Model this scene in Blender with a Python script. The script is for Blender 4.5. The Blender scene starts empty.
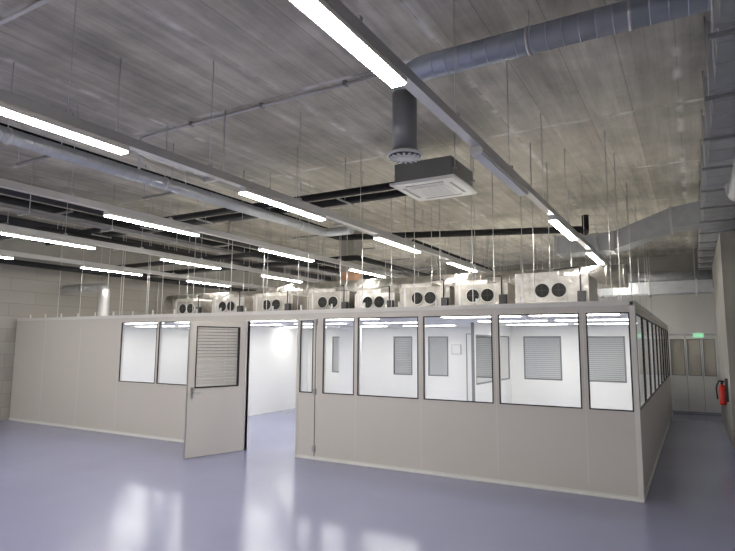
import bpy, bmesh, math, random
from mathutils import Vector, Matrix
random.seed(4)
S=bpy.context.scene
S.view_settings.view_transform='Standard'
S.view_settings.look='None'
S.view_settings.exposure=0.0

# ---------------------------------------------------------------- materials
def newmat(n):
    m=bpy.data.materials.new(n); m.use_nodes=True
    nt=m.node_tree
    return m,nt,nt.nodes['Principled BSDF']
def simple(n,col,rough=.5,metal=0,noise=0.0,scale=6,bump=0):
    m,nt,b=newmat(n)
    b.inputs['Roughness'].default_value=rough; b.inputs['Metallic'].default_value=metal
    geo=nt.nodes.new('ShaderNodeNewGeometry')
    nz=nt.nodes.new('ShaderNodeTexNoise'); nz.inputs['Scale'].default_value=scale; nz.inputs['Detail'].default_value=4
    nt.links.new(geo.outputs['Position'],nz.inputs['Vector'])
    mr=nt.nodes.new('ShaderNodeMapRange'); mr.inputs['To Min'].default_value=1-noise; mr.inputs['To Max'].default_value=1+noise
    nt.links.new(nz.outputs['Fac'],mr.inputs['Value'])
    vm=nt.nodes.new('ShaderNodeVectorMath'); vm.operation='SCALE'; vm.inputs[0].default_value=col[:3]
    nt.links.new(mr.outputs['Result'],vm.inputs['Scale'])
    nt.links.new(vm.outputs['Vector'],b.inputs['Base Color'])
    if bump:
        bp=nt.nodes.new('ShaderNodeBump'); bp.inputs['Strength'].default_value=bump; bp.inputs['Distance'].default_value=.02
        nt.links.new(nz.outputs['Fac'],bp.inputs['Height']); nt.links.new(bp.outputs['Normal'],b.inputs['Normal'])
    return m
def emis(n,col,s):
    m,nt,b=newmat(n)
    b.inputs['Base Color'].default_value=(.9,.9,.9,1)
    b.inputs['Emission Color'].default_value=(*col,1); b.inputs['Emission Strength'].default_value=s
    return m
PANEL=simple('cleanroom_panel_greywhite',(.64,.61,.57),.38,0,.015,2)
WHITE=simple('white_painted',(.82,.82,.80),.4,0,.02,2)
WHITEIN=simple('white_interior',(.87,.87,.85),.5,0,.02,2)
TRIMW=simple('trim_light',(.74,.73,.70),.35,0,.02,3)
BLACK=simple('black_rubber',(.012,.012,.014),.5,0,.1,8)
BLKPIPE=simple('black_insulation',(.010,.010,.012),.75,0,.2,5,.3)
DKPIPE=simple('dark_pipe',(.04,.04,.045),.5,.2,.2,5)
GREYFR=simple('grey_window_frame',(.22,.22,.23),.4,.2,.05,5)
ALU=simple('aluminium',(.62,.62,.63),.35,.85,.06,4)
GALV=simple('galvanised_steel',(.48,.50,.53),.42,.7,.18,9)
SPIRAL=simple('spiral_duct_steel',(.46,.50,.58),.42,.65,.10,6)
DKDUCT=simple('grey_duct_shaded',(.26,.265,.28),.4,.45,.05,5)  # grey of the vertical drop, its shadow darkening put into the colour
FOIL=simple('foil_insulation',(.42,.40,.37),.3,.85,.55,5,1.0)
FOIL2=simple('foil_insulation_bright',(.62,.60,.57),.28,.9,.4,9,1.0)
TRAY=simple('zinc_tray',(.30,.30,.31),.45,.6,.1,9)
GREYBODY=simple('cassette_body_grey',(.20,.20,.195),.55,.2,.08,7)
DARKHOLE=simple('fan_dark',(.006,.006,.006),.8)
RED=simple('extinguisher_red',(.6,.03,.02),.35)
BEIGE=simple('frosted_beige',(.56,.53,.46),.25)
BLIND=simple('blind_slats',(.56,.57,.58),.45,0,.1)
STEELH=simple('steel_hardware',(.45,.45,.46),.3,.9)
LAMP=emis('luminaire_diffuser',(1.0,.955,.88),66.0)
LAMPOFF=simple('luminaire_diffuser_off',(.75,.76,.78),.35)
LPANEL=emis('cleanroom_light_panel',(1.0,.98,.93),14.0)
GREEN=emis('exit_green',(.05,.7,.25),.8)

def glassmat():
    m,nt,b=newmat('window_glass'); nt.nodes.remove(b)
    out=nt.nodes['Material Output']
    tr=nt.nodes.new('ShaderNodeBsdfTransparent'); tr.inputs[0].default_value=(.96,.97,.965,1)
    gl=nt.nodes.new('ShaderNodeBsdfGlossy'); gl.inputs['Roughness'].default_value=.02
    fr=nt.nodes.new('ShaderNodeFresnel'); fr.inputs[0].default_value=1.45
    mx=nt.nodes.new('ShaderNodeMixShader')
    nt.links.new(fr.outputs[0],mx.inputs[0]); nt.links.new(tr.outputs[0],mx.inputs[1]); nt.links.new(gl.outputs[0],mx.inputs[2])
    nt.links.new(mx.outputs[0],out.inputs['Surface'])
    return m
GLASS=glassmat()

def floor_mat():
    m,nt,b=newmat('epoxy_floor_lilac')
    geo=nt.nodes.new('ShaderNodeNewGeometry')
    nz=nt.nodes.new('ShaderNodeTexNoise'); nz.inputs['Scale'].default_value=.5; nz.inputs['Detail'].default_value=5
    nt.links.new(geo.outputs['Position'],nz.inputs['Vector'])
    cr=nt.nodes.new('ShaderNodeValToRGB')
    cr.color_ramp.elements[0].color=(.215,.23,.365,1); cr.color_ramp.elements[1].color=(.25,.265,.41,1)
    cr.color_ramp.elements[0].position=.3; cr.color_ramp.elements[1].position=.7
    nt.links.new(nz.outputs['Fac'],cr.inputs[0]); nt.links.new(cr.outputs[0],b.inputs['Base Color'])
    b.inputs['Roughness'].default_value=.19
    b.inputs['Specular IOR Level'].default_value=.65
    nz2=nt.nodes.new('ShaderNodeTexNoise'); nz2.inputs['Scale'].default_value=2.2; nz2.inputs['Detail'].default_value=2
    nt.links.new(geo.outputs['Position'],nz2.inputs['Vector'])
    bp=nt.nodes.new('ShaderNodeBump'); bp.inputs['Strength'].default_value=.12; bp.inputs['Distance'].default_value=.02
    nt.links.new(nz2.outputs['Fac'],bp.inputs['Height']); nt.links.new(bp.outputs['Normal'],b.inputs['Normal'])
    return m
FLOOR=floor_mat()

def ceil_mat():
    m,nt,b=newmat('board_formed_concrete')
    N=nt.nodes.new; L=nt.links.new
    geo=N('ShaderNodeNewGeometry')
    mp=N('ShaderNodeMapping'); mp.inputs['Rotation'].default_value=(0,0,math.radians(90))
    L(geo.outputs['Position'],mp.inputs['Vector'])
    br=N('ShaderNodeTexBrick'); br.inputs['Scale'].default_value=1; br.offset=0
    br.inputs['Brick Width'].default_value=2.5; br.inputs['Row Height'].default_value=.5
    br.inputs['Mortar Size'].default_value=.01; br.inputs['Mortar Smooth'].default_value=1
    br.inputs['Color1'].default_value=(.62,.59,.525,1); br.inputs['Color2'].default_value=(.50,.475,.42,1)
    br.inputs['Mortar'].default_value=(.38,.36,.32,1)
    L(mp.outputs[0],br.inputs['Vector'])
    bn=N('ShaderNodeTexBrick'); bn.inputs['Scale'].default_value=1; bn.offset=0
    bn.inputs['Brick Width'].default_value=2.5; bn.inputs['Row Height'].default_value=.125
    bn.inputs['Mortar Size'].default_value=.006; bn.inputs['Mortar Smooth'].default_value=1
    bn.inputs['Color1'].default_value=(1.04,1.04,1.04,1); bn.inputs['Color2'].default_value=(.92,.92,.92,1); bn.inputs['Mortar'].default_value=(.83,.83,.83,1)
    L(mp.outputs[0],bn.inputs['Vector'])
    mul=N('ShaderNodeVectorMath'); mul.operation='MULTIPLY'; L(br.outputs['Color'],mul.inputs[0]); L(bn.outputs['Color'],mul.inputs[1])
    mp2=N('ShaderNodeMapping'); mp2.inputs['Scale'].default_value=(6,.5,1)
    L(geo.outputs['Position'],mp2.inputs['Vector'])
    n1=N('ShaderNodeTexNoise'); n1.inputs['Scale'].default_value=1.2; n1.inputs['Detail'].default_value=8; n1.inputs['Roughness'].default_value=.7
    L(mp2.outputs[0],n1.inputs['Vector'])
    r1=N('ShaderNodeMapRange'); r1.inputs['From Min'].default_value=.3; r1.inputs['From Max'].default_value=.7; r1.inputs['To Min'].default_value=.72; r1.inputs['To Max'].default_value=1.22
    L(n1.outputs['Fac'],r1.inputs['Value'])
    n2=N('ShaderNodeTexNoise'); n2.inputs['Scale'].default_value=1.1; n2.inputs['Detail'].default_value=9; n2.inputs['Roughness'].default_value=.65
    L(geo.outputs['Position'],n2.inputs['Vector'])
    r2=N('ShaderNodeMapRange'); r2.inputs['From Min'].default_value=.3; r2.inputs['From Max'].default_value=.7; r2.inputs['To Min'].default_value=.66; r2.inputs['To Max'].default_value=1.22
    L(n2.outputs['Fac'],r2.inputs['Value'])
    mm=N('ShaderNodeMath'); mm.operation='MULTIPLY'; L(r1.outputs[0],mm.inputs[0]); L(r2.outputs[0],mm.inputs[1])
    vm=N('ShaderNodeVectorMath'); vm.operation='SCALE'; L(mul.outputs[0],vm.inputs[0]); L(mm.outputs[0],vm.inputs['Scale'])
    b2=N('ShaderNodeTexBrick'); b2.offset=0; b2.inputs['Scale'].default_value=1
    b2.inputs['Brick Width'].default_value=2.5; b2.inputs['Row Height'].default_value=2.0
    b2.inputs['Mortar Size'].default_value=.07; b2.inputs['Mortar Smooth'].default_value=1
    L(mp.outputs[0],b2.inputs['Vector'])
    n3=N('ShaderNodeTexNoise'); n3.inputs['Scale'].default_value=2.5; n3.inputs['Detail'].default_value=8
    L(geo.outputs['Position'],n3.inputs['Vector'])
    r3=N('ShaderNodeMapRange'); r3.inputs['From Min'].default_value=.48; r3.inputs['From Max'].default_value=.62
    L(n3.outputs['Fac'],r3.inputs['Value'])
    m3=N('ShaderNodeMath'); m3.operation='MULTIPLY'; L(b2.outputs['Fac'],m3.inputs[0]); L(r3.outputs[0],m3.inputs[1])
    mx=N('ShaderNodeMixRGB'); mx.inputs['Color2'].default_value=(.80,.79,.76,1)
    L(m3.outputs[0],mx.inputs['Fac']); L(vm.outputs[0],mx.inputs['Color1'])
    L(mx.outputs[0],b.inputs['Base Color'])
    b.inputs['Roughness'].default_value=.8
    bp=N('ShaderNodeBump'); bp.inputs['Strength'].default_value=.35; bp.inputs['Distance'].default_value=.02
    L(mm.outputs[0],bp.inputs['Height']); L(bp.outputs['Normal'],b.inputs['Normal'])
    return m
CEIL=ceil_mat()
def block_mat():
    m,nt,b=newmat('concrete_block_wall')
    N=nt.nodes.new; L=nt.links.new
    geo=N('ShaderNodeNewGeometry'); sp=N('ShaderNodeSeparateXYZ'); cb=N('ShaderNodeCombineXYZ')
    L(geo.outputs['Position'],sp.inputs[0])
    ad=N('ShaderNodeMath'); L(sp.outputs[0],ad.inputs[0]); L(sp.outputs[1],ad.inputs[1])
    L(ad.outputs[0],cb.inputs[0]); L(sp.outputs[2],cb.inputs[1])
    br=N('ShaderNodeTexBrick'); br.inputs['Scale'].default_value=1; br.inputs['Brick Width'].default_value=1.2; br.inputs['Row Height'].default_value=.3
    br.inputs['Mortar Size'].default_value=.006
    br.inputs['Color1'].default_value=(.38,.365,.34,1); br.inputs['Color2'].default_value=(.33,.315,.29,1); br.inputs['Mortar'].default_value=(.26,.25,.23,1)
    L(cb.outputs[0],br.inputs['Vector'])
    L(br.outputs['Color'],b.inputs['Base Color']); b.inputs['Roughness'].default_value=.85
    return m
BLOCK=block_mat()
CONC=simple('smooth_concrete',(.32,.31,.29),.8,0,.2,2.5,.2)
WARM=simple('brick_column',(.55,.33,.22),.8,0,.25,6,.2)

# ---------------------------------------------------------------- builder
class MB:
    def __init__(s,name): s.n=name; s.bm=bmesh.new(); s.mats=[]
    def mi(s,m):
        if m not in s.mats: s.mats.append(m)
        return s.mats.index(m)
    def box(s,a,b,m,M=None):
        x0,y0,z0=[min(a[i],b[i]) for i in range(3)]; x1,y1,z1=[max(a[i],b[i]) for i in range(3)]
        c=[(x0,y0,z0),(x1,y0,z0),(x1,y1,z0),(x0,y1,z0),(x0,y0,z1),(x1,y0,z1),(x1,y1,z1),(x0,y1,z1)]
        if M is not None: c=[M@Vector(p) for p in c]
        v=[s.bm.verts.new(p) for p in c]; k=s.mi(m)
        for f in ((0,3,2,1),(4,5,6,7),(0,1,5,4),(1,2,6,5),(2,3,7,6),(3,0,4,7)):
            fc=s.bm.faces.new([v[i] for i in f]); fc.material_index=k
    def prism(s,pts,axis,a,b,m):
        def P(p,t):
            if axis=='x': return (t,p[0],p[1])
            if axis=='y': return (p[0],t,p[1])
            return (p[0],p[1],t)
        k=s.mi(m); n=len(pts)
        A=[s.bm.verts.new(P(p,a)) for p in pts]; B=[s.bm.verts.new(P(p,b)) for p in pts]
        s.bm.faces.new(A).material_index=k; s.bm.faces.new(B[::-1]).material_index=k
        for i in range(n):
            s.bm.faces.new((A[i],B[i],B[(i+1)%n],A[(i+1)%n])).material_index=k
    def tube(s,pts,r,m,seg=14,bend=0,cap=True,M=None,smooth=True):
        pts=[Vector(p) for p in pts]
        if bend and len(pts)>2:
            o=[pts[0]]
            for i in range(1,len(pts)-1):
                a=(pts[i-1]-pts[i]); c=(pts[i+1]-pts[i])
                d=min(bend,a.length*.49,c.length*.49)
                p0=pts[i]+a.normalized()*d; p2=pts[i]+c.normalized()*d
                for t in range(7):
                    u=t/6; o.append(p0*(1-u)**2+pts[i]*2*u*(1-u)+p2*u*u)
            o.append(pts[-1]); pts=o
        k=s.mi(m); rings=[]
        prev=None
        for i,p in enumerate(pts):
            if i==0: t=pts[1]-p
            elif i==len(pts)-1: t=p-pts[i-1]
            else: t=(pts[i+1]-p).normalized()+(p-pts[i-1]).normalized()
            t.normalize()
            if prev is None:
                ref=Vector((0,0,1)) if abs(t.z)<.9 else Vector((1,0,0))
                n=t.cross(ref).normalized()
            else:
                n=(prev-t*prev.dot(t)).normalized()
            prev=n; b=t.cross(n)
            ring=[]
            for j in range(seg):
                a=2*math.pi*j/seg
                q=p+(n*math.cos(a)+b*math.sin(a))*r
                if M is not None: q=M@q
                ring.append(s.bm.verts.new(q))
            rings.append(ring)
        for i in range(len(rings)-1):
            for j in range(seg):
                f=s.bm.faces.new((rings[i][j],rings[i][(j+1)%seg],rings[i+1][(j+1)%seg],rings[i+1][j])); f.material_index=k; f.smooth=smooth
        if cap:
            s.bm.faces.new(rings[0][::-1]).material_index=k; s.bm.faces.new(rings[-1]).material_index=k
    def ribbed(s,pts,r,m,step=.14,bend=0,rib=.012,seg=20):
        s.tube(pts,r,m,seg,bend)
        P=[Vector(p) for p in pts]
        for i in range(len(P)-1):
            d=P[i+1]-P[i]; L=d.length; d.normalize()
            a=bend if i>0 else .02; e=L-(bend if i<len(P)-2 else .02)
            q=a
            while q<e:
                s.tube([P[i]+d*q,P[i]+d*(q+rib)],r*1.03,m,seg); q+=step
    def done(s,parent=None):
        me=bpy.data.meshes.new(s.n); bmesh.ops.recalc_face_normals(s.bm,faces=s.bm.faces); s.bm.to_mesh(me); s.bm.free()
        for m in s.mats: me.materials.append(m)
        o=bpy.data.objects.new(s.n,me); S.collection.objects.link(o)
        if parent: o.parent=parent
        return o

XL,XR,YB,YF,HC=-13.9,1.0,-6.0,20.5,4.7
HR=HC-.002
# ---------------------------------------------------------------- room shell
b=MB('floor'); b.box((XL-.2,YB-.2,-.15),(XR+.2,YF+.2,0),FLOOR); b.done()
b=MB('ceiling'); b.box((XL-.2,YB-.2,HC),(XR+.2,YF+.2,HC+.2),CEIL); b.done()
b=MB('wall_left'); b.box((XL-.2,YB-.2,0),(XL,YF+.2,HC),BLOCK); b.done()
b=MB('wall_right'); b.box((XR,YB-.2,0),(XR+.2,YF+.2,HC),CONC); b.done()
b=MB('wall_back'); b.box((XL,YF,0),(XR,YF+.2,3.6),WHITE); b.box((XL,YF,3.6),(XR,YF+.2,HC),CONC); b.done()
b=MB('wall_behind'); b.box((XL,YB-.2,0),(XR,YB,HC),WHITE); b.done()
b=MB('beam_left'); b.box((XL,YB,3.75),(XL+.55,YF,HR),CONC); b.done()
b=MB('concrete_pilaster'); b.box((.52,12.2,0),(XR-.002,17.3,3.9),CONC); b.box((.505,12.2,0),(.52,17.3,.1),CONC); b.done()

# ---------------------------------------------------------------- cleanroom
CX0,CX1,CY0,CY1,CH=XL+.02,-.61,7.5,17.4,2.30
ZB,ZT=1.02,2.2
T=.06
def wall_open(name,axis,c0,c1,a0,a1,H,ops,mout,min_=None):
    b=MB(name)
    def bx(u0,u1,z0,z1):
        if axis=='x': b.box((u0,c0,z0),(u1,c1,z1),mout)
        else: b.box((c0,u0,z0),(c1,u1,z1),mout)
    cur=a0
    for (u0,u1,z0,z1) in sorted(ops):
        if u0>cur: bx(cur,u0,0,H)
        if z0>0: bx(u0,u1,0,z0)
        if z1<H: bx(u0,u1,z1,H)
        cur=u1
    if cur<a1: bx(cur,a1,0,H)
    return b
def window(n,axis,c0,c1,u0,u1,z0,z1,blind=False,fr=.015,fm=None,proud=.004,gap=.034):
    fm=fm or BLACK
    b=MB(n)
    a,c=c0-proud,c1+proud
    def bx(p0,p1,q0,q1,ya,yb,m):
        if axis=='x': b.box((p0,ya,q0),(p1,yb,q1),m)
        else: b.box((ya,p0,q0),(yb,p1,q1),m)
    if axis=='x': aa,ac,ra,rc=a,a+.02,a+.02,c
    else: aa,ac,ra,rc=c-.02,c,a,c-.02
    for m,p,q,w in ((fm,aa,ac,fr),(TRIMW,ra,rc,fr*.6)):
        bx(u0,u1,z0,z0+w,p,q,m); bx(u0,u1,z1-w,z1,p,q,m)
        bx(u0,u0+w,z0+w,z1-w,p,q,m); bx(u1-w,u1,z0+w,z1-w,p,q,m)
    cm=(c0+c1)/2
    k=b.mi(GLASS)
    if axis=='x': q=[(u0+fr,a+.012,z0+fr),(u1-fr,a+.012,z0+fr),(u1-fr,a+.012,z1-fr),(u0+fr,a+.012,z1-fr)]
    else: q=[(c-.012,u0+fr,z0+fr),(c-.012,u1-fr,z0+fr),(c-.012,u1-fr,z1-fr),(c-.012,u0+fr,z1-fr)]
    b.bm.faces.new([b.bm.verts.new(p) for p in q]).material_index=k
    if blind:
        z=z0+fr+.02
        while z<z1-fr-.01:
            bx(u0+fr,u1-fr,z,z+.016,cm-.004,cm+.010,BLIND); z+=gap
        for u in (u0+.12,u1-.12): bx(u-.004,u+.004,z0+fr,z1-fr,cm-.006,cm-.004,TRIMW)
    return b.done()

root=bpy.data.objects.new('cleanroom',None); S.collection.objects.link(root)
fx=[(-10.06,-9.0),(-8.95,-8.0),(-5.12,-4.54),(-4.48,-3.46),(-3.38,-2.36),(-2.28,-1.24),(-1.16,-.66)]
ops=[(a,c,ZB,ZT) for a,c in fx]
dr0,dr1=-6.70,-5.63
ops.append((dr0,dr1,0,2.18)); ops.append((-5.57,-5.31,ZB,ZT-.03))
b=wall_open('wall_front','x',CY0,CY0+T,CX0,CX1,CH,ops,PANEL)
for x in (-12.7,-11.4,-10.12,-7.94,-7.2,-5.24,-4.51,-3.42,-2.32,-1.2):
    b.box((x-.003,CY0-.0015,.1),(x+.003,CY0,CH-.03),TRIMW)
b.box((CX1-.045,CY0-.012,0),(CX1+.012,CY0+T,CH+.03),TRIMW)
b.box((CX0,CY0-.012,CH-.015),(CX1,CY0+T+.01,CH+.045),TRIMW)
x=CX0+.5
while x<CX1:
    b.box((x-.012,CY0+.01,CH+.04),(x+.012,CY0+.035,CH+.13),ALU); x+=.6
b.done(root)
b=MB('baseboard_front')
for a,c in ((CX0,dr0),(dr1,CX1+.012)):
    b.box((a,CY0-.014,0),(c,CY0,.03),WHITE)
    b.box((a,CY0-.004,.03),(c,CY0,.05),TRIMW)
b.done(root)
for i,(a,c) in enumerate(fx):
    window('window_%d'%(i+1),'x',CY0,CY0+T,a,c,ZB,ZT).parent=root
window('window_8','x',CY0,CY0+T,-5.57,-5.31,ZB,ZT-.03).parent=root
b=MB('trim_door_frame')
b.box((dr0-.035,CY0-.012,0),(dr0,CY0+T+.01,2.2),TRIMW); b.box((dr1,CY0-.012,0),(dr1+.03,CY0+T+.01,2.2),TRIMW)
b.box((dr0-.035,CY0-.012,2.18),(-5.24,CY0+T+.01,2.205),TRIMW)
b.box((-5.265,CY0-.004,.03),(-5.255,CY0,2.18),BLACK)
for z in (.12,1.0,2.1):
    b.box((-5.285,CY0-.03,z),(-5.235,CY0,z+.09),STEELH)
b.box((-5.62,CY0-.006,.1),(-5.61,CY0,2.17),BLACK)
b.done(root)
sx=[]; y=7.72
while y<16.8: sx.append((y,y+1.02)); y+=1.1
b=wall_open('wall_side','y',CX1-T,CX1,CY0+T,CY1,CH,[(a,c,ZB,ZT) for a,c in sx],PANEL)
b.box((CX1-T-.01,CY0+T,CH-.015),(CX1+.012,CY1,CH+.045),TRIMW)
b.box((CX1,CY0+T,0),(CX1+.014,CY1,.035),WHITE)
b.done(root)
for i,(a,c) in enumerate(sx): window('window_%d'%(i+10),'y',CX1-T,CX1,a,c,ZB,ZT).parent=root
iy=13.5
iw=[(-3.5,-2.64,1.0,2.0,1),(-2.2,-1.3,1.0,2.0,1),(-6.95,-6.4,1.0,2.0,1),(-5.95,-5.4,1.0,2.0,0),(-10.9,-10.1,1.0,2.0,1),(-12.4,-11.5,1.0,2.0,1),(-8.9,-8.1,1.0,2.0,0)]
b=wall_open('wall_partition','x',iy,iy+T,CX0,CX1-T,2.24,[w[:4] for w in iw]+[(-4.9,-4.0,0,2.05)],WHITEIN); b.done(root)
for i,w in enumerate(iw): window('window_%d'%(i+30),'x',iy,iy+T,*w[:4],blind=bool(w[4]),fm=GREYFR,fr=.03,gap=.045).parent=root
b=MB('door_inner')
b.box((-4.9,iy+.01,0),(-4.0,iy+.05,1.0),WHITEIN); b.box((-4.9,iy+.01,1.9),(-4.0,iy+.05,2.05),WHITEIN)
b.box((-4.9,iy+.01,1.0),(-4.78,iy+.05,1.9),WHITEIN); b.box((-4.12,iy+.01,1.0),(-4.0,iy+.05,1.9),WHITEIN)
for x in (-4.92,-4.0): b.box((x,iy-.01,0),(x+.02,iy,2.07),TRAY)
b.box((-4.92,iy-.01,2.05),(-3.98,iy,2.07),TRAY)
for z in (1.0,1.88): b.box((-4.78,iy-.01,z),(-4.12,iy+.05,z+.02),GREYFR)
for x in (-4.78,-4.14): b.box((x,iy-.01,1.0),(x+.02,iy+.05,1.9),GREYFR)
b.box((-4.1,iy-.04,1.0),(-4.05,iy+.01,1.03),STEELH)
b.done(root)
b=wall_open('wall_glazed_divider','y',-3.86,-3.80,10.9,iy,2.24,[(10.98,12.1,1.0,2.0),(12.2,13.35,1.0,2.0)],WHITEIN)
b.box((-3.86,10.88,0),(-3.80,10.9,2.24),TRAY); b.done(root)
window('window_60','y',-3.86,-3.80,10.98,12.1,1.0,2.0,fm=GREYFR,fr=.03).parent=root
window('window_61','y',-3.86,-3.80,12.2,13.35,1.0,2.0,fm=GREYFR,fr=.03).parent=root
b=MB('wall_inner_back'); b.box((CX0,CY1-T,0),(CX1-T,CY1,CH),WHITEIN); b.done(root)
b=MB('wall_inner_left'); b.box((CX0,CY0+T,0),(CX0+T,CY1-T,2.24),WHITEIN); b.done(root)
b=MB('wall_inner_divider'); b.box((-9.8,9.9,0),(-9.74,13.5,2.24),WHITEIN); b.done(root)
b=MB('ceiling_cleanroom'); b.box((CX0,CY0+T,2.24),(CX1-T,CY1-T,CH),WHITEIN); b.done(root)
b=MB('ceiling_light_panels')
for x in (-12.6,-10.9,-9.0,-7.2,-5.4,-2.9,-1.5):
    for y in (8.6,10.4,12.3,15.3):
        b.box((x-.6,y-.15,2.228),(x+.6,y+.15,2.2395),LPANEL)
        b.box((x-.63,y-.18,2.234),(x+.63,y-.15,2.2395),ALU); b.box((x-.63,y+.15,2.234),(x+.63,y+.18,2.2395),ALU)
b.done(root)
b=MB('wall_notice_board'); 
b.box((-5.3,iy-.03,1.55),(-5.05,iy-.005,1.8),ALU); b.box((-5.28,iy-.034,1.57),(-5.07,iy-.03,1.78),WHITE); b.done(root)

# open door leaf
H0=Vector((dr0,CY0-.05,0)); E=Vector((-6.99,6.46,0)); d=(E-H0); Lf=1.03; ang=math.atan2(d.y,d.x)
M=Matrix.Translation(H0)@Matrix.Rotation(ang,4,'Z')
b=MB('door_1')
wz0,wz1,wx0,wx1=1.08,2.07,.12,.92
b.box((0,-.02,.012),(Lf,.02,wz0),PANEL,M); b.box((0,-.02,wz1),(Lf,.02,2.15),PANEL,M)
b.box((0,-.02,wz0),(wx0,.02,wz1),PANEL,M); b.box((wx1,-.02,wz0),(Lf,.02,wz1),PANEL,M)
for (p,q) in (((wx0,wz0),(wx1,wz0+.018)),((wx0,wz1-.018),(wx1,wz1)),((wx0,wz0+.018),(wx0+.018,wz1-.018)),((wx1-.018,wz0+.018),(wx1,wz1-.018))):
    b.box((p[0],-.025,p[1]),(q[0],.025,q[1]),BLACK,M)
b.bm.faces.new([b.bm.verts.new(M@Vector(p)) for p in ((wx0+.01,-.018,wz0+.01),(wx1-.01,-.018,wz0+.01),(wx1-.01,-.018,wz1-.01),(wx0+.01,-.018,wz1-.01))]).material_index=b.mi(GLASS)
z=wz0+.04
while z<wz1-.03:
    b.box((wx0+.03,-.004,z),(wx1-.03,.004,z+.009),GREYFR if z>1.55 else BLIND,M); z+=.05  # dark upper slats, pale lower ones: bright reflection put into the slat colours
for z in (.25,1.05,1.95): b.tube([(0,.0,z),(0,.0,z+.12)],.018,STEELH,M=M)
b.box((Lf,-.022,.012),(Lf+.006,.022,2.15),ALU,M)
for sgn in (-1,1):
    b.box((Lf-.09,sgn*.02,.92),(Lf-.05,sgn*.028,1.1),STEELH,M)
    b.tube([(Lf-.07,sgn*.02,1.02),(Lf-.07,sgn*.065,1.02),(Lf-.19,sgn*.065,1.02)],.009,STEELH,10,.02,M=M)
b.box((.06,-.02,2.085),(.45,-.06,2.14),ALU,M)
b.done()

# ---------------------------------------------------------------- luminaires
rows=(-1.52,-4.15,-6.45,-8.95,-11.5)
ys=[-4.52+3*i for i in range(8)]
dz=.06
for ri,x in enumerate(rows):
    b=MB('light_trunking')
    b.box((x-.03,YB+.5,3.43+dz),(x+.03,19.8,3.50+dz),ALU)
    b.box((x-.04,YB+.5,3.415+dz),(x+.04,19.8,3.43+dz),ALU)
    y=YB+1
    while y<19.8:
        b.tube([(x,y,3.50+dz),(x,y,HR)],.004,ALU,5); b.box((x-.035,y-.015,3.5+dz),(x+.035,y+.015,3.525+dz),ALU); y+=1.5
    for y in ys:
        off=(ri==0 and abs(y-4.48)<.1)
        b.prism([(x-.055,3.36+dz),(x+.055,3.36+dz),(x+.055,3.39+dz),(x+.035,3.415+dz),(x-.035,3.415+dz),(x-.055,3.39+dz)],'y',y,y+1.55,TRIMW)
        b.box((x-.045,y+.01,3.345+dz),(x+.045,y+1.54,3.36+dz),LAMPOFF if off else LAMP)
    b.done()

# ---------------------------------------------------------------- spiral duct with diffuser
b=MB('spiral_duct')
b.ribbed([(.26,4.7,4.42),(-2.30,4.7,4.42),(-2.30,4.7,3.62)],.115,SPIRAL,.13,.24)
for x in (-1.1,-.3): b.tube([(x,4.7,4.5),(x,4.7,HR)],.005,ALU,5); b.tube([(x-.012,4.7,4.42),(x+.012,4.7,4.42)],.124,ALU,20)
b.tube([(-2.30,4.7,3.62),(-2.30,4.7,4.2)],.1195,DKDUCT,20)  # darker sleeve round the drop, shade given as colour
b.tube([(-2.30,4.7,3.575),(-2.30,4.7,3.60)],.17,WHITE,28)
b.tube([(-2.30,4.7,3.60),(-2.30,4.7,3.63)],.135,DKDUCT,28)
b.tube([(-2.30,4.7,3.565),(-2.30,4.7,3.575)],.155,DKPIPE,28)
for k in range(16):
    a=2*math.pi*k/16; MM=Matrix.Translation((-2.30,4.7,3.556))@Matrix.Rotation(a,4,'Z')
    b.box((.04,-.011,0),(.152,.011,.01),WHITE,MM)
b.tube([(-2.30,4.7,3.552),(-2.30,4.7,3.566)],.045,WHITE,20)
b.tube([(-2.30,4.7,3.554),(-2.30,4.7,3.562)],.10,WHITE,24,cap=False)
b.done()

# ---------------------------------------------------------------- ceiling cassette AC
cx,cy,cz=-3.08,7.25,3.97
b=MB('ceiling_cassette_air_conditioner')
b.box((cx-.42,cy-.42,cz+.04),(cx+.42,cy+.42,cz+.32),GREYBODY)
b.prism([(cx-.475,cz+.015),(cx-.44,cz),(cx+.44,cz),(cx+.475,cz+.015),(cx+.475,cz+.045),(cx-.475,cz+.045)],'y',cy-.475,cy+.475,WHITE)
b.box((cx-.25,cy-.25,cz-.012),(cx+.25,cy+.25,cz),WHITE)
for i in range(9): 
    q=-.22+i*.055; b.box((cx-.22,cy+q-.003,cz-.014),(cx+.22,cy+q+.003,cz-.012),TRAY)
for sx_,sy_ in ((0,1),(0,-1),(1,0),(-1,0)):
    if sx_==0: b.box((cx-.28,cy+sy_*.35-.018,cz-.004),(cx+.28,cy+sy_*.35+.018,cz),TRAY)
    else: b.box((cx+sx_*.35-.018,cy-.28,cz-.004),(cx+sx_*.35+.018,cy+.28,cz),TRAY)
for i in (-1,1):
    for j in (-1,1):
        b.tube([(cx+i*.45,cy+j*.36,cz+.16),(cx+i*.45,cy+j*.36,HR)],.006,ALU,6)
        b.box((cx+i*.41,cy+j*.36-.02,cz+.15),(cx+i*.47,cy+j*.36+.02,cz+.17),ALU)
b.done()
b=MB('refrigerant_pipes')
b.tube([(cx-.43,cy+.1,cz+.2),(cx-.62,cy+.1,cz+.2),(cx-.62,cy-.12,cz+.12),(-12.8,cy-.12,cz+.12)],.055,BLKPIPE,12,.08)
b.tube([(cx-.43,cy+.2,cz+.1),(cx-.8,cy+.2,cz+.09),(-12.8,cy+.2,cz+.09)],.06,BLKPIPE,12,.08)
x=-4.6
while x>-12.8:
    b.tube([(x,cy+.03,cz+.06),(x,cy+.03,HR)],.005,ALU,5); b.box((x-.015,cy-.18,cz+.02),(x+.015,cy+.26,cz+.04),ALU); x-=1.5
b.done()

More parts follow.
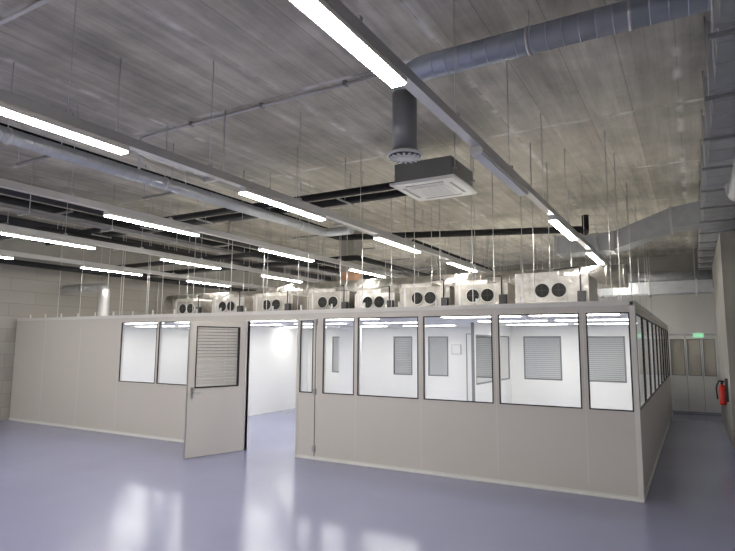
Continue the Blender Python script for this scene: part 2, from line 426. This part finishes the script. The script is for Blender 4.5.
# ---------------------------------------------------------------- right-hand rectangular duct
b=MB('rectangular_ventilation_duct')
b.box((.27,-3,4.0),(.86,19.5,4.55),GALV)
y=-2.6
while y<19.5:
    b.box((.235,y,3.965),(.895,y+.05,4.585),ALU)
    b.tube([(.235,y+.1,3.95),(.235,y+.1,HR)],.006,ALU,5)
    b.box((.2,y+.08,3.93),(.93,y+.12,3.955),TRAY)
    for q in (.35,.7): b.box((.262,y+q,3.992),(.868,y+q+.012,4.558),GALV)
    y+=1.15
# flexible connection running under the duct
b.ribbed([(.6,-3,3.76),(.6,8.6,3.76),(.6,9.1,4.01)],.12,ALU,.06,.2,rib=.02)
b.done()
b=MB('duct_offset_branch')
yb=11.6
prof=[(-2.3,3.62),(-1.25,3.62),(-.25,3.95),(.26,4.0),(.26,4.4),(-.25,4.33),(-1.25,3.97),(-2.3,3.97)]
b.prism(prof,'y',yb,yb+.6,GALV)
for x,z0,z1 in ((-2.3,3.60,3.99),(-1.25,3.60,3.99),(-.25,3.93,4.35)): b.box((x-.02,yb-.03,z0),(x+.02,yb+.63,z1),ALU)
for x in (-2.1,-1.0): b.tube([(x,yb+.3,3.97),(x,yb+.3,HR)],.006,ALU,5)
b.done()
b=MB('return_air_duct')
b.box((-3.2,15.3,3.05),(.45,15.8,3.34),GALV); 
for x in (-3.1,-2,-.9,.1): b.box((x,15.26,3.01),(x+.04,15.84,3.38),ALU); b.tube([(x,15.26,3.38),(x,15.26,HR)],.006,ALU,5)
b.ribbed([(-3,18.2,3.75),(.9,18.2,3.75)],.15,GALV,.2)
b.done()

# ---------------------------------------------------------------- services over the cleanroom
RZ=CH
units=((-1.95,1.15,9.3,.46),(-3.15,.95,9.4,.40),(-4.3,1.0,9.6,.42),(-5.45,.9,9.75,.36),(-6.5,1.0,9.7,.42),(-7.9,1.1,9.6,.38),(-9.3,1.0,9.7,.40),(-10.6,1.0,9.7,.36),(-2.4,1.1,13,.5),(-4.5,1.2,13.1,.5),(-6.3,1.2,13,.5),(-9,1.2,13,.5),(-11.4,1.2,13,.5))
for ui,(x,w,y,h) in enumerate(units):
    b=MB('fan_filter_unit')
    z0=RZ+.14
    b.box((x-w/2,y,z0),(x+w/2,y+.9,z0+h),FOIL if ui%3 else FOIL2)
    b.box((x-w/2-.02,y+.1,z0+h),(x+w*.1,y+.7,z0+h+.08),FOIL2)
    b.box((x-w/2-.03,y-.03,RZ),(x+w/2+.03,y+.93,z0),GALV)
    for s_ in (-.5,.5):
        c=Vector((x+s_*.26,y,z0+h*.5))
        b.tube([c+Vector((0,-.035,0)),c+Vector((0,.002,0))],.122,ALU,24)
        b.tube([c+Vector((0,-.040,0)),c+Vector((0,-.034,0))],.112,DARKHOLE,24)
        for k in range(2):
            MM=Matrix.Translation(c+Vector((0,-.043,0)))@Matrix.Rotation(k*math.pi/2,4,'Y')
            b.box((-.1,-.002,-.003),(.1,.002,.003),DKPIPE,MM)
    for i in (-1,1): b.box((x+i*w*.4-.02,y-.006,z0),(x+i*w*.4+.02,y,z0+h),ALU)
    b.box((x+w*.36,y-.08,z0+.02),(x+w*.36+.12,y-.006,z0+.2),DKPIPE)
    b.tube([(x+w*.4,y-.04,z0+.2),(x+w*.4,y-.04,z0+h+.12),(x,y+.3,z0+h+.14)],.012,BLACK,6,.05)
    b.done()
b=MB('foil_duct_run')
b.ribbed([(-13.2,11.4,2.95),(-9.5,11.4,2.95),(-8.7,11.4,3.08),(-1.0,11.4,3.08)],.22,FOIL2,.3,.15)
b.ribbed([(-8.2,12.05,2.8),(-9.4,12.05,3.15),(-10.4,12.05,3.2)],.13,ALU,.06,.3,rib=.02)
b.done()
b=MB('vertical_duct')
b.ribbed([(-12.25,8.6,CH+.002),(-12.25,8.6,3.12),(-13.8,8.6,3.12)],.125,ALU,.09,.18,rib=.015); b.done()
b=MB('threaded_rod_hangers')
for x in (-13.1,-12.25,-11.28,-10.75,-9.92,-8.6,-7.6,-6.8,-5.8,-4.7,-3.75,-2.8,-1.9,-.9):
    for y in (8.0,9.05,10.88,12.6,14.4,16.2):
        b.tube([(x,y,CH),(x,y,HR)],.0065,ALU,5,cap=False)
b.done()
b=MB('black_supply_pipes')
b.tube([(-7.1,2.0,4.27),(-7.1,11.0,4.27),(-1.7,11.0,3.95),(-1.7,11.4,3.95),(-1.7,11.4,4.3)],.065,BLKPIPE,12,.12)
b.tube([(-7.35,1.5,4.45),(-7.35,11.75,4.45),(-2.5,11.75,4.15)],.06,BLKPIPE,12,.15)
b.tube([(-13.3,10.4,3.66),(-6.25,10.4,3.66),(-6.25,16.0,3.66)],.06,BLKPIPE,12,.15)
b.tube([(-13.3,9.2,3.70),(-8.1,9.2,3.70),(-8.1,17,3.70)],.055,BLKPIPE,12,.15)
b.tube([(-13.3,5.6,3.74),(-9.75,5.6,3.74),(-9.75,9.0,3.74)],.065,BLKPIPE,12,.15)
b.tube([(-9.65,3.5,4.27),(-9.65,18,4.27)],.075,DKPIPE,12)
b.tube([(-10.2,3.5,4.24),(-10.2,18,4.24)],.07,BLKPIPE,12)
b.tube([(-10.45,3.5,4.22),(-10.45,18,4.22)],.045,BLKPIPE,12)
b.tube([(-12.0,5.0,4.26),(-12.0,18,4.26)],.09,DKPIPE,12)
b.tube([(-12.6,5.9,3.5),(-12.6,18,3.5)],.06,BLKPIPE,12)
b.tube([(-5.6,11.9,4.2),(-5.6,18,4.2)],.06,BLKPIPE,12)
for xx in (-7.2,-10.1,-12.2):
    y=4.0
    while y<17:
        b.box((xx-.5,y-.02,4.13),(xx+.5,y+.02,4.16),TRAY)
        for q in (-.48,.48): b.tube([(xx+q,y,4.14),(xx+q,y,HR)],.006,ALU,5)
        y+=2
b.done()
b=MB('cable_tray')
for x,z in ((-5.1,3.85),(-9.3,3.88),(-11.0,3.88)):
    b.box((x-.11,YB+1,z),(x+.11,18,z+.006),TRAY)
    for q in (-.11,.105): b.box((x+q,YB+1,z),(x+q+.005,18,z+.06),TRAY)
    for i in range(3): b.tube([(x-.06+i*.06,YB+1,z+.02),(x-.06+i*.06,18,z+.02)],.014,BLACK,6)
    y=-4
    while y<18:
        b.box((x-.16,y-.02,z-.04),(x+.16,y+.02,z),ALU); b.tube([(x+.15,y,z-.03),(x+.15,y,HR)],.006,ALU,5); y+=1.5
b.done()
b=MB('spiral_duct'); b.ribbed([(-6.0,-2,3.9),(-6.0,8.8,3.9),(-5.4,8.8,3.9)],.08,GALV,.1,.15)
for y in (1,3,5,8): b.tube([(-6.0,y,3.98),(-6.0,y,HR)],.005,ALU,5); b.tube([(-6.0,y-.015,3.9),(-6.0,y+.015,3.9)],.088,ALU,18)
b.done()
b=MB('electrical_conduit')
b.tube([(-2.6,5.05,4.66),(-6.6,5.05,4.66),(-6.6,5.05,4.2)],.018,ALU,8,.05)
b.tube([(-2.5,2.5,4.66),(-8.5,2.5,4.66)],.02,ALU,8)
for x in (-3.2,-4.4,-5.6): b.box((x-.02,5.02,4.64),(x+.02,5.08,HR),TRAY)
for x in (-3.2,-4.4,-5.6,-7): b.box((x-.02,2.47,4.64),(x+.02,2.53,HR),TRAY)
b.done()
b=MB('brick_column'); b.box((-7.7,12.0,0),(-7.3,12.4,2.24),WHITEIN); b.box((-7.7,12.0,CH),(-7.3,12.4,3.6),WARM); b.box((-7.72,11.98,3.6),(-7.28,12.42,HR),CONC); b.done()

# ---------------------------------------------------------------- far partition
yp=17.8
panes=[(-.58,-.24),(-.18,.14),(.2,.48)]
b=wall_open('wall_far_partition','x',yp,yp+.06,CX1,.52,2.1,[(a,c,1.0,1.98) for a,c in panes],WHITE)
b.box((CX1,yp-.012,2.08),(.52,yp+.07,2.13),ALU); b.box((CX1,yp-.01,.0),(.52,yp,.05),TRAY)
for x in (-.21,.17): b.box((x-.004,yp-.004,.05),(x+.004,yp,2.08),TRAY)
b.done()
for i,(a,c) in enumerate(panes):
    b=MB('window_%d'%(50+i)); b.box((a,yp+.02,1.0),(c,yp+.03,1.98),BEIGE)
    for z in (1.0,1.96): b.box((a,yp-.005,z),(c,yp+.06,z+.02),TRAY)
    for x in (a,c-.02): b.box((x,yp-.005,1.0),(x+.02,yp+.06,1.98),TRAY)
    b.done()
b=MB('exit_sign'); b.box((-.02,yp-.05,2.02),(.24,yp-.02,2.14),WHITE); b.box((-.01,yp-.055,2.03),(.23,yp-.05,2.13),GREEN); b.box((.1,yp-.03,2.05),(.12,yp-.012,2.12),ALU); b.done()

# ---------------------------------------------------------------- extinguisher
b=MB('fire_extinguisher')
ex,ey=.42,13.0
b.tube([(ex,ey,.68),(ex,ey,.72),(ex,ey,1.02)],.062,RED,20)
b.tube([(ex,ey,1.02),(ex,ey,1.06)],.045,RED,20); b.tube([(ex,ey,1.06),(ex,ey,1.12)],.02,BLACK,12)
b.box((ex-.06,ey-.012,1.11),(ex+.04,ey+.012,1.14),BLACK); b.tube([(ex-.05,ey,1.11),(ex-.1,ey,1.02),(ex-.085,ey,.78)],.012,BLACK,8,.05)
b.box((ex+.05,ey-.04,.74),(.519,ey+.04,1.18),DKPIPE)
b.done()

# ---------------------------------------------------------------- camera
a=math.radians(29.9); p=math.radians(6.9); r=math.radians(.35)
R=Vector((math.cos(a),math.sin(a),0)); Fh=Vector((-math.sin(a),math.cos(a),0)); Z=Vector((0,0,1))
F=Fh*math.cos(p)+Z*math.sin(p); U=-Fh*math.sin(p)+Z*math.cos(p)
R2=R*math.cos(r)+U*math.sin(r); U2=U*math.cos(r)-R*math.sin(r)
cam=bpy.data.cameras.new('camera'); co=bpy.data.objects.new('camera',cam); S.collection.objects.link(co)
cam.sensor_width=36; cam.lens=565/735*36; cam.clip_start=.05
co.matrix_world=Matrix(((R2.x,U2.x,-F.x,0),(R2.y,U2.y,-F.y,0),(R2.z,U2.z,-F.z,1.8),(0,0,0,1)))
S.camera=co
w=bpy.data.worlds.new('world'); S.world=w; w.use_nodes=True; w.node_tree.nodes['Background'].inputs[0].default_value=(.5,.5,.55,1); w.node_tree.nodes['Background'].inputs[1].default_value=.1
